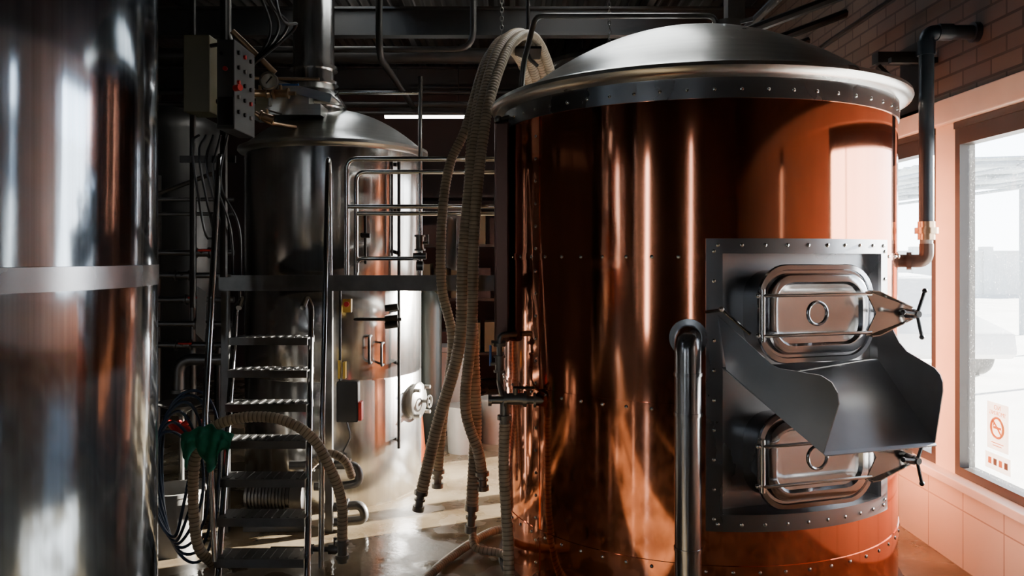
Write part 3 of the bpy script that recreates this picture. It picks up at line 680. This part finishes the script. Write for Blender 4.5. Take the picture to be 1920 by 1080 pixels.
m.make('rack',DARKM,e,smooth=False)
m=M()
for z in (.53,1.13,1.73):
    x=-1.5
    while x<0:
        w_=random.uniform(.12,.28); h=random.uniform(.2,.42); m.b2(x,x+w_,8.95,9.3,z,z+h,mi=random.choice([0,1,2])); x+=w_+.05
m.make('cartons',[OLIVE,WALLD,GREYBOX],e,smooth=False)

# ------------------------------------------------------------------ window stickers
GX=XW+.056
STK=mat('sticker_film',(.95,.80,.66),0,.6); STO=mat('sticker_orange',(.75,.25,.06),0,.6); STD=mat('sticker_dark',(.12,.07,.05),0,.6)
b=STK.node_tree.nodes['Principled BSDF']; b.inputs['Alpha'].default_value=.5
sg=E('no_smoking_sign',(GX,3.84,.77))
ys=3.88
M().b2(GX-.0012,GX,ys-.085,ys+.085,.655,.885).make('film',STK,sg,smooth=False)
m=M(); cc=V((GX-.003,ys,.765)); m.torus(cc,.048,.006,(1,0,0),36,6)
R=Matrix.Rotation(45*D2R,3,'X'); m.box(cc,(.002,.096,.009),rot=R); m.box(cc,(.0015,.062,.012)); m.tube(catmull([cc+V((0,.03,.008)),cc+V((0,.025,.018)),cc+V((0,.034,.026))],.004),.0025,6)
for z,wd in ((.69,.10),(.677,.07)): m.box((GX-.003,ys,z),(.001,wd,.004))
m.make('symbol',STO,sg)
def text(s,y,z,size,mt,par):
    cu=bpy.data.curves.new('lettering','FONT'); cu.body=s; cu.size=size; cu.align_x='CENTER'; cu.align_y='CENTER'; cu.extrude=.0004
    o=bpy.data.objects.new('lettering',cu); scene.collection.objects.link(o); cu.materials.append(mt)
    o.rotation_euler=(90*D2R,0,90*D2R); o.parent=par; o.location=V((GX-.0025,y,z))-V(par.location)
text('NO',ys,.862,.034,STO,sg); text('SMOKING',ys,.834,.029,STO,sg)
s2=E('hours_sticker',(GX,3.83,.6)); M().b2(GX-.0012,GX,3.78,3.98,.555,.635).make('film',STK,s2,smooth=False)
m=M()
for k in range(4): m.b2(GX-.003,GX-.0013,3.80+k*.043,3.825+k*.043,.58,.612,mi=k%2)
m.make('marks',[STD,STO],s2,smooth=False)

# ------------------------------------------------------------------ outside
PAVE=mat('outside_paving',(.76,.75,.72),0,.8,var=((1,1,1),.12)); OUTW=mat('outside_render',(.70,.70,.68),0,.8,var=((1,1,1),.1)); OUTD=mat('outside_dark',(.24,.28,.32),0,.5)
AWN=mat('awning_sheet',(.42,.48,.52),.0,.6,var=((2,2,2),.2))
M().b2(XW+.2,60,-30,60,-.15,-.02).make('ground_outside',PAVE,smooth=False)
def awning(name,x0,x1,y0,y1,z0,z1,ys_,xs_):
    e=E(name,((x0+x1)/2,(y0+y1)/2,z0)); m=M(); vs=[];fs=[]
    nn=int((y1-y0)*15)
    for i in range(nn+1):
        y_=y0+(y1-y0)*i/nn; dz=.03*math.sin(i*.9*math.pi/2)
        vs+=[(x0,y_,z0+dz),(x1,y_,z1+dz)]
    for i in range(nn): fs.append((2*i,2*i+1,2*i+3,2*i+2))
    m.add(vs,fs); m.make('roof_sheet',AWN,e)
    m=M()
    for y_ in ys_: m.tube([(x0,y_,z0-.08),(x1,y_,z1-.08)],.05,8); m.tube([(x1-.05,y_,-.02),(x1-.05,y_,z1)],.05,8)
    for x in xs_: 
        z=z0-.12+(x-x0)*(z1-z0)/(x1-x0); m.tube([(x,y0,z),(x,y1,z)],.035,8)
    m.make('awning_frame',OUTD,e)
awning('awning',XW+.5,6.4,-4,2.4,2.62,3.25,(-3.9,-1.8,.3,2.3),(3.4,4.6,5.8))
awning('carport',6.3,10.5,11.6,26,3.0,3.12,(11.7,14,16.4,19,22,25.8),(6.4,7.4,8.4,9.4,10.4))
e=E('building_outside',(18,5,2)); M().b2(17,19,-20,7,-.02,1.7).make('facade',OUTW,e,smooth=False)
m=M()
for k in range(8): m.b2(16.9,16.99,-18+k*3,-16.3+k*3,.7,1.4)
m.make('facade_windows',OUTD,e,smooth=False)
# low rendered wall with coping and piers closing the yard
e=E('yard_wall',(20,34,1)); m=M(); m.b2(8,36,34,34.25,-.02,1.75)
for k in range(10): m.b2(8+k*3,8.4+k*3,33.9,34.35,-.02,2.0)
m.b2(8,36,33.95,34.3,1.75,1.83); m.make('masonry',OUTW,e,smooth=False)
e=E('parked_car',(5.6,12.2,0)); m=M()
prof=[(0,.35),(.05,.62),(.95,.80),(1.45,1.28),(2.75,1.33),(3.45,.92),(4.05,.85),(4.15,.5),(4.1,.3),(.1,.28)]
m.prism([(4.75,10.1+a,b_) for a,b_ in prof],(1.65,0,0)); m.make('body',mat('white_car_paint',(.80,.80,.80),0,.25),e,bevel=.05)
m=M(); 
for x in (4.74,6.395): m.prism([(x,10.1+a,b_) for a,b_ in ((1.15,.84),(1.55,1.2),(2.65,1.24),(3.2,.9))],(.012,0,0))
m.make('side_windows',OUTD,e,smooth=False)
m=M()
for x in (4.72,6.25):
    for y_ in (10.95,13.45): m.lathe((x,y_,.31),[(0,0),(.2,.0),(.31,.02),(.33,.06),(.33,.14),(.31,.18),(0,.18)],28,(1,0,0))
m.make('wheels',BLACK,e)

# ------------------------------------------------------------------ light
sun=bpy.data.lights.new('sun','SUN'); sun.energy=115; sun.angle=.009; sun.color=(1,.94,.85)
so=bpy.data.objects.new('sun',sun); scene.collection.objects.link(so)
el=13*D2R; az=25*D2R; dv=V((math.cos(el)*math.cos(az),math.cos(el)*math.sin(az),math.sin(el)))
so.rotation_euler=dv.to_track_quat('Z','Y').to_euler(); so.location=(10,8,6)
wd=bpy.data.worlds.new('sky'); scene.world=wd; wd.use_nodes=True; N=wd.node_tree.nodes; L=wd.node_tree.links
bg=N['Background']; tc=N.new('ShaderNodeTexCoord'); sp=N.new('ShaderNodeSeparateXYZ'); L.new(tc.outputs['Generated'],sp.inputs[0])
r=N.new('ShaderNodeValToRGB'); r.color_ramp.elements[0].position=.0; r.color_ramp.elements[0].color=(.92,.96,1,1); r.color_ramp.elements[1].position=.42; r.color_ramp.elements[1].color=(.09,.12,.165,1)
k=r.color_ramp.elements.new(.13); k.color=(.78,.87,1,1)
L.new(sp.outputs['Z'],r.inputs[0]); L.new(r.outputs[0],bg.inputs[0]); bg.inputs[1].default_value=13.5

# ------------------------------------------------------------------ camera
cam=bpy.data.cameras.new('camera'); co=bpy.data.objects.new('camera',cam); scene.collection.objects.link(co)
co.location=(0,0,1.6); co.rotation_euler=(90*D2R,0,0); cam.lens=28.125; cam.sensor_width=36; cam.shift_y=-60/1920; cam.clip_start=.05
scene.camera=co
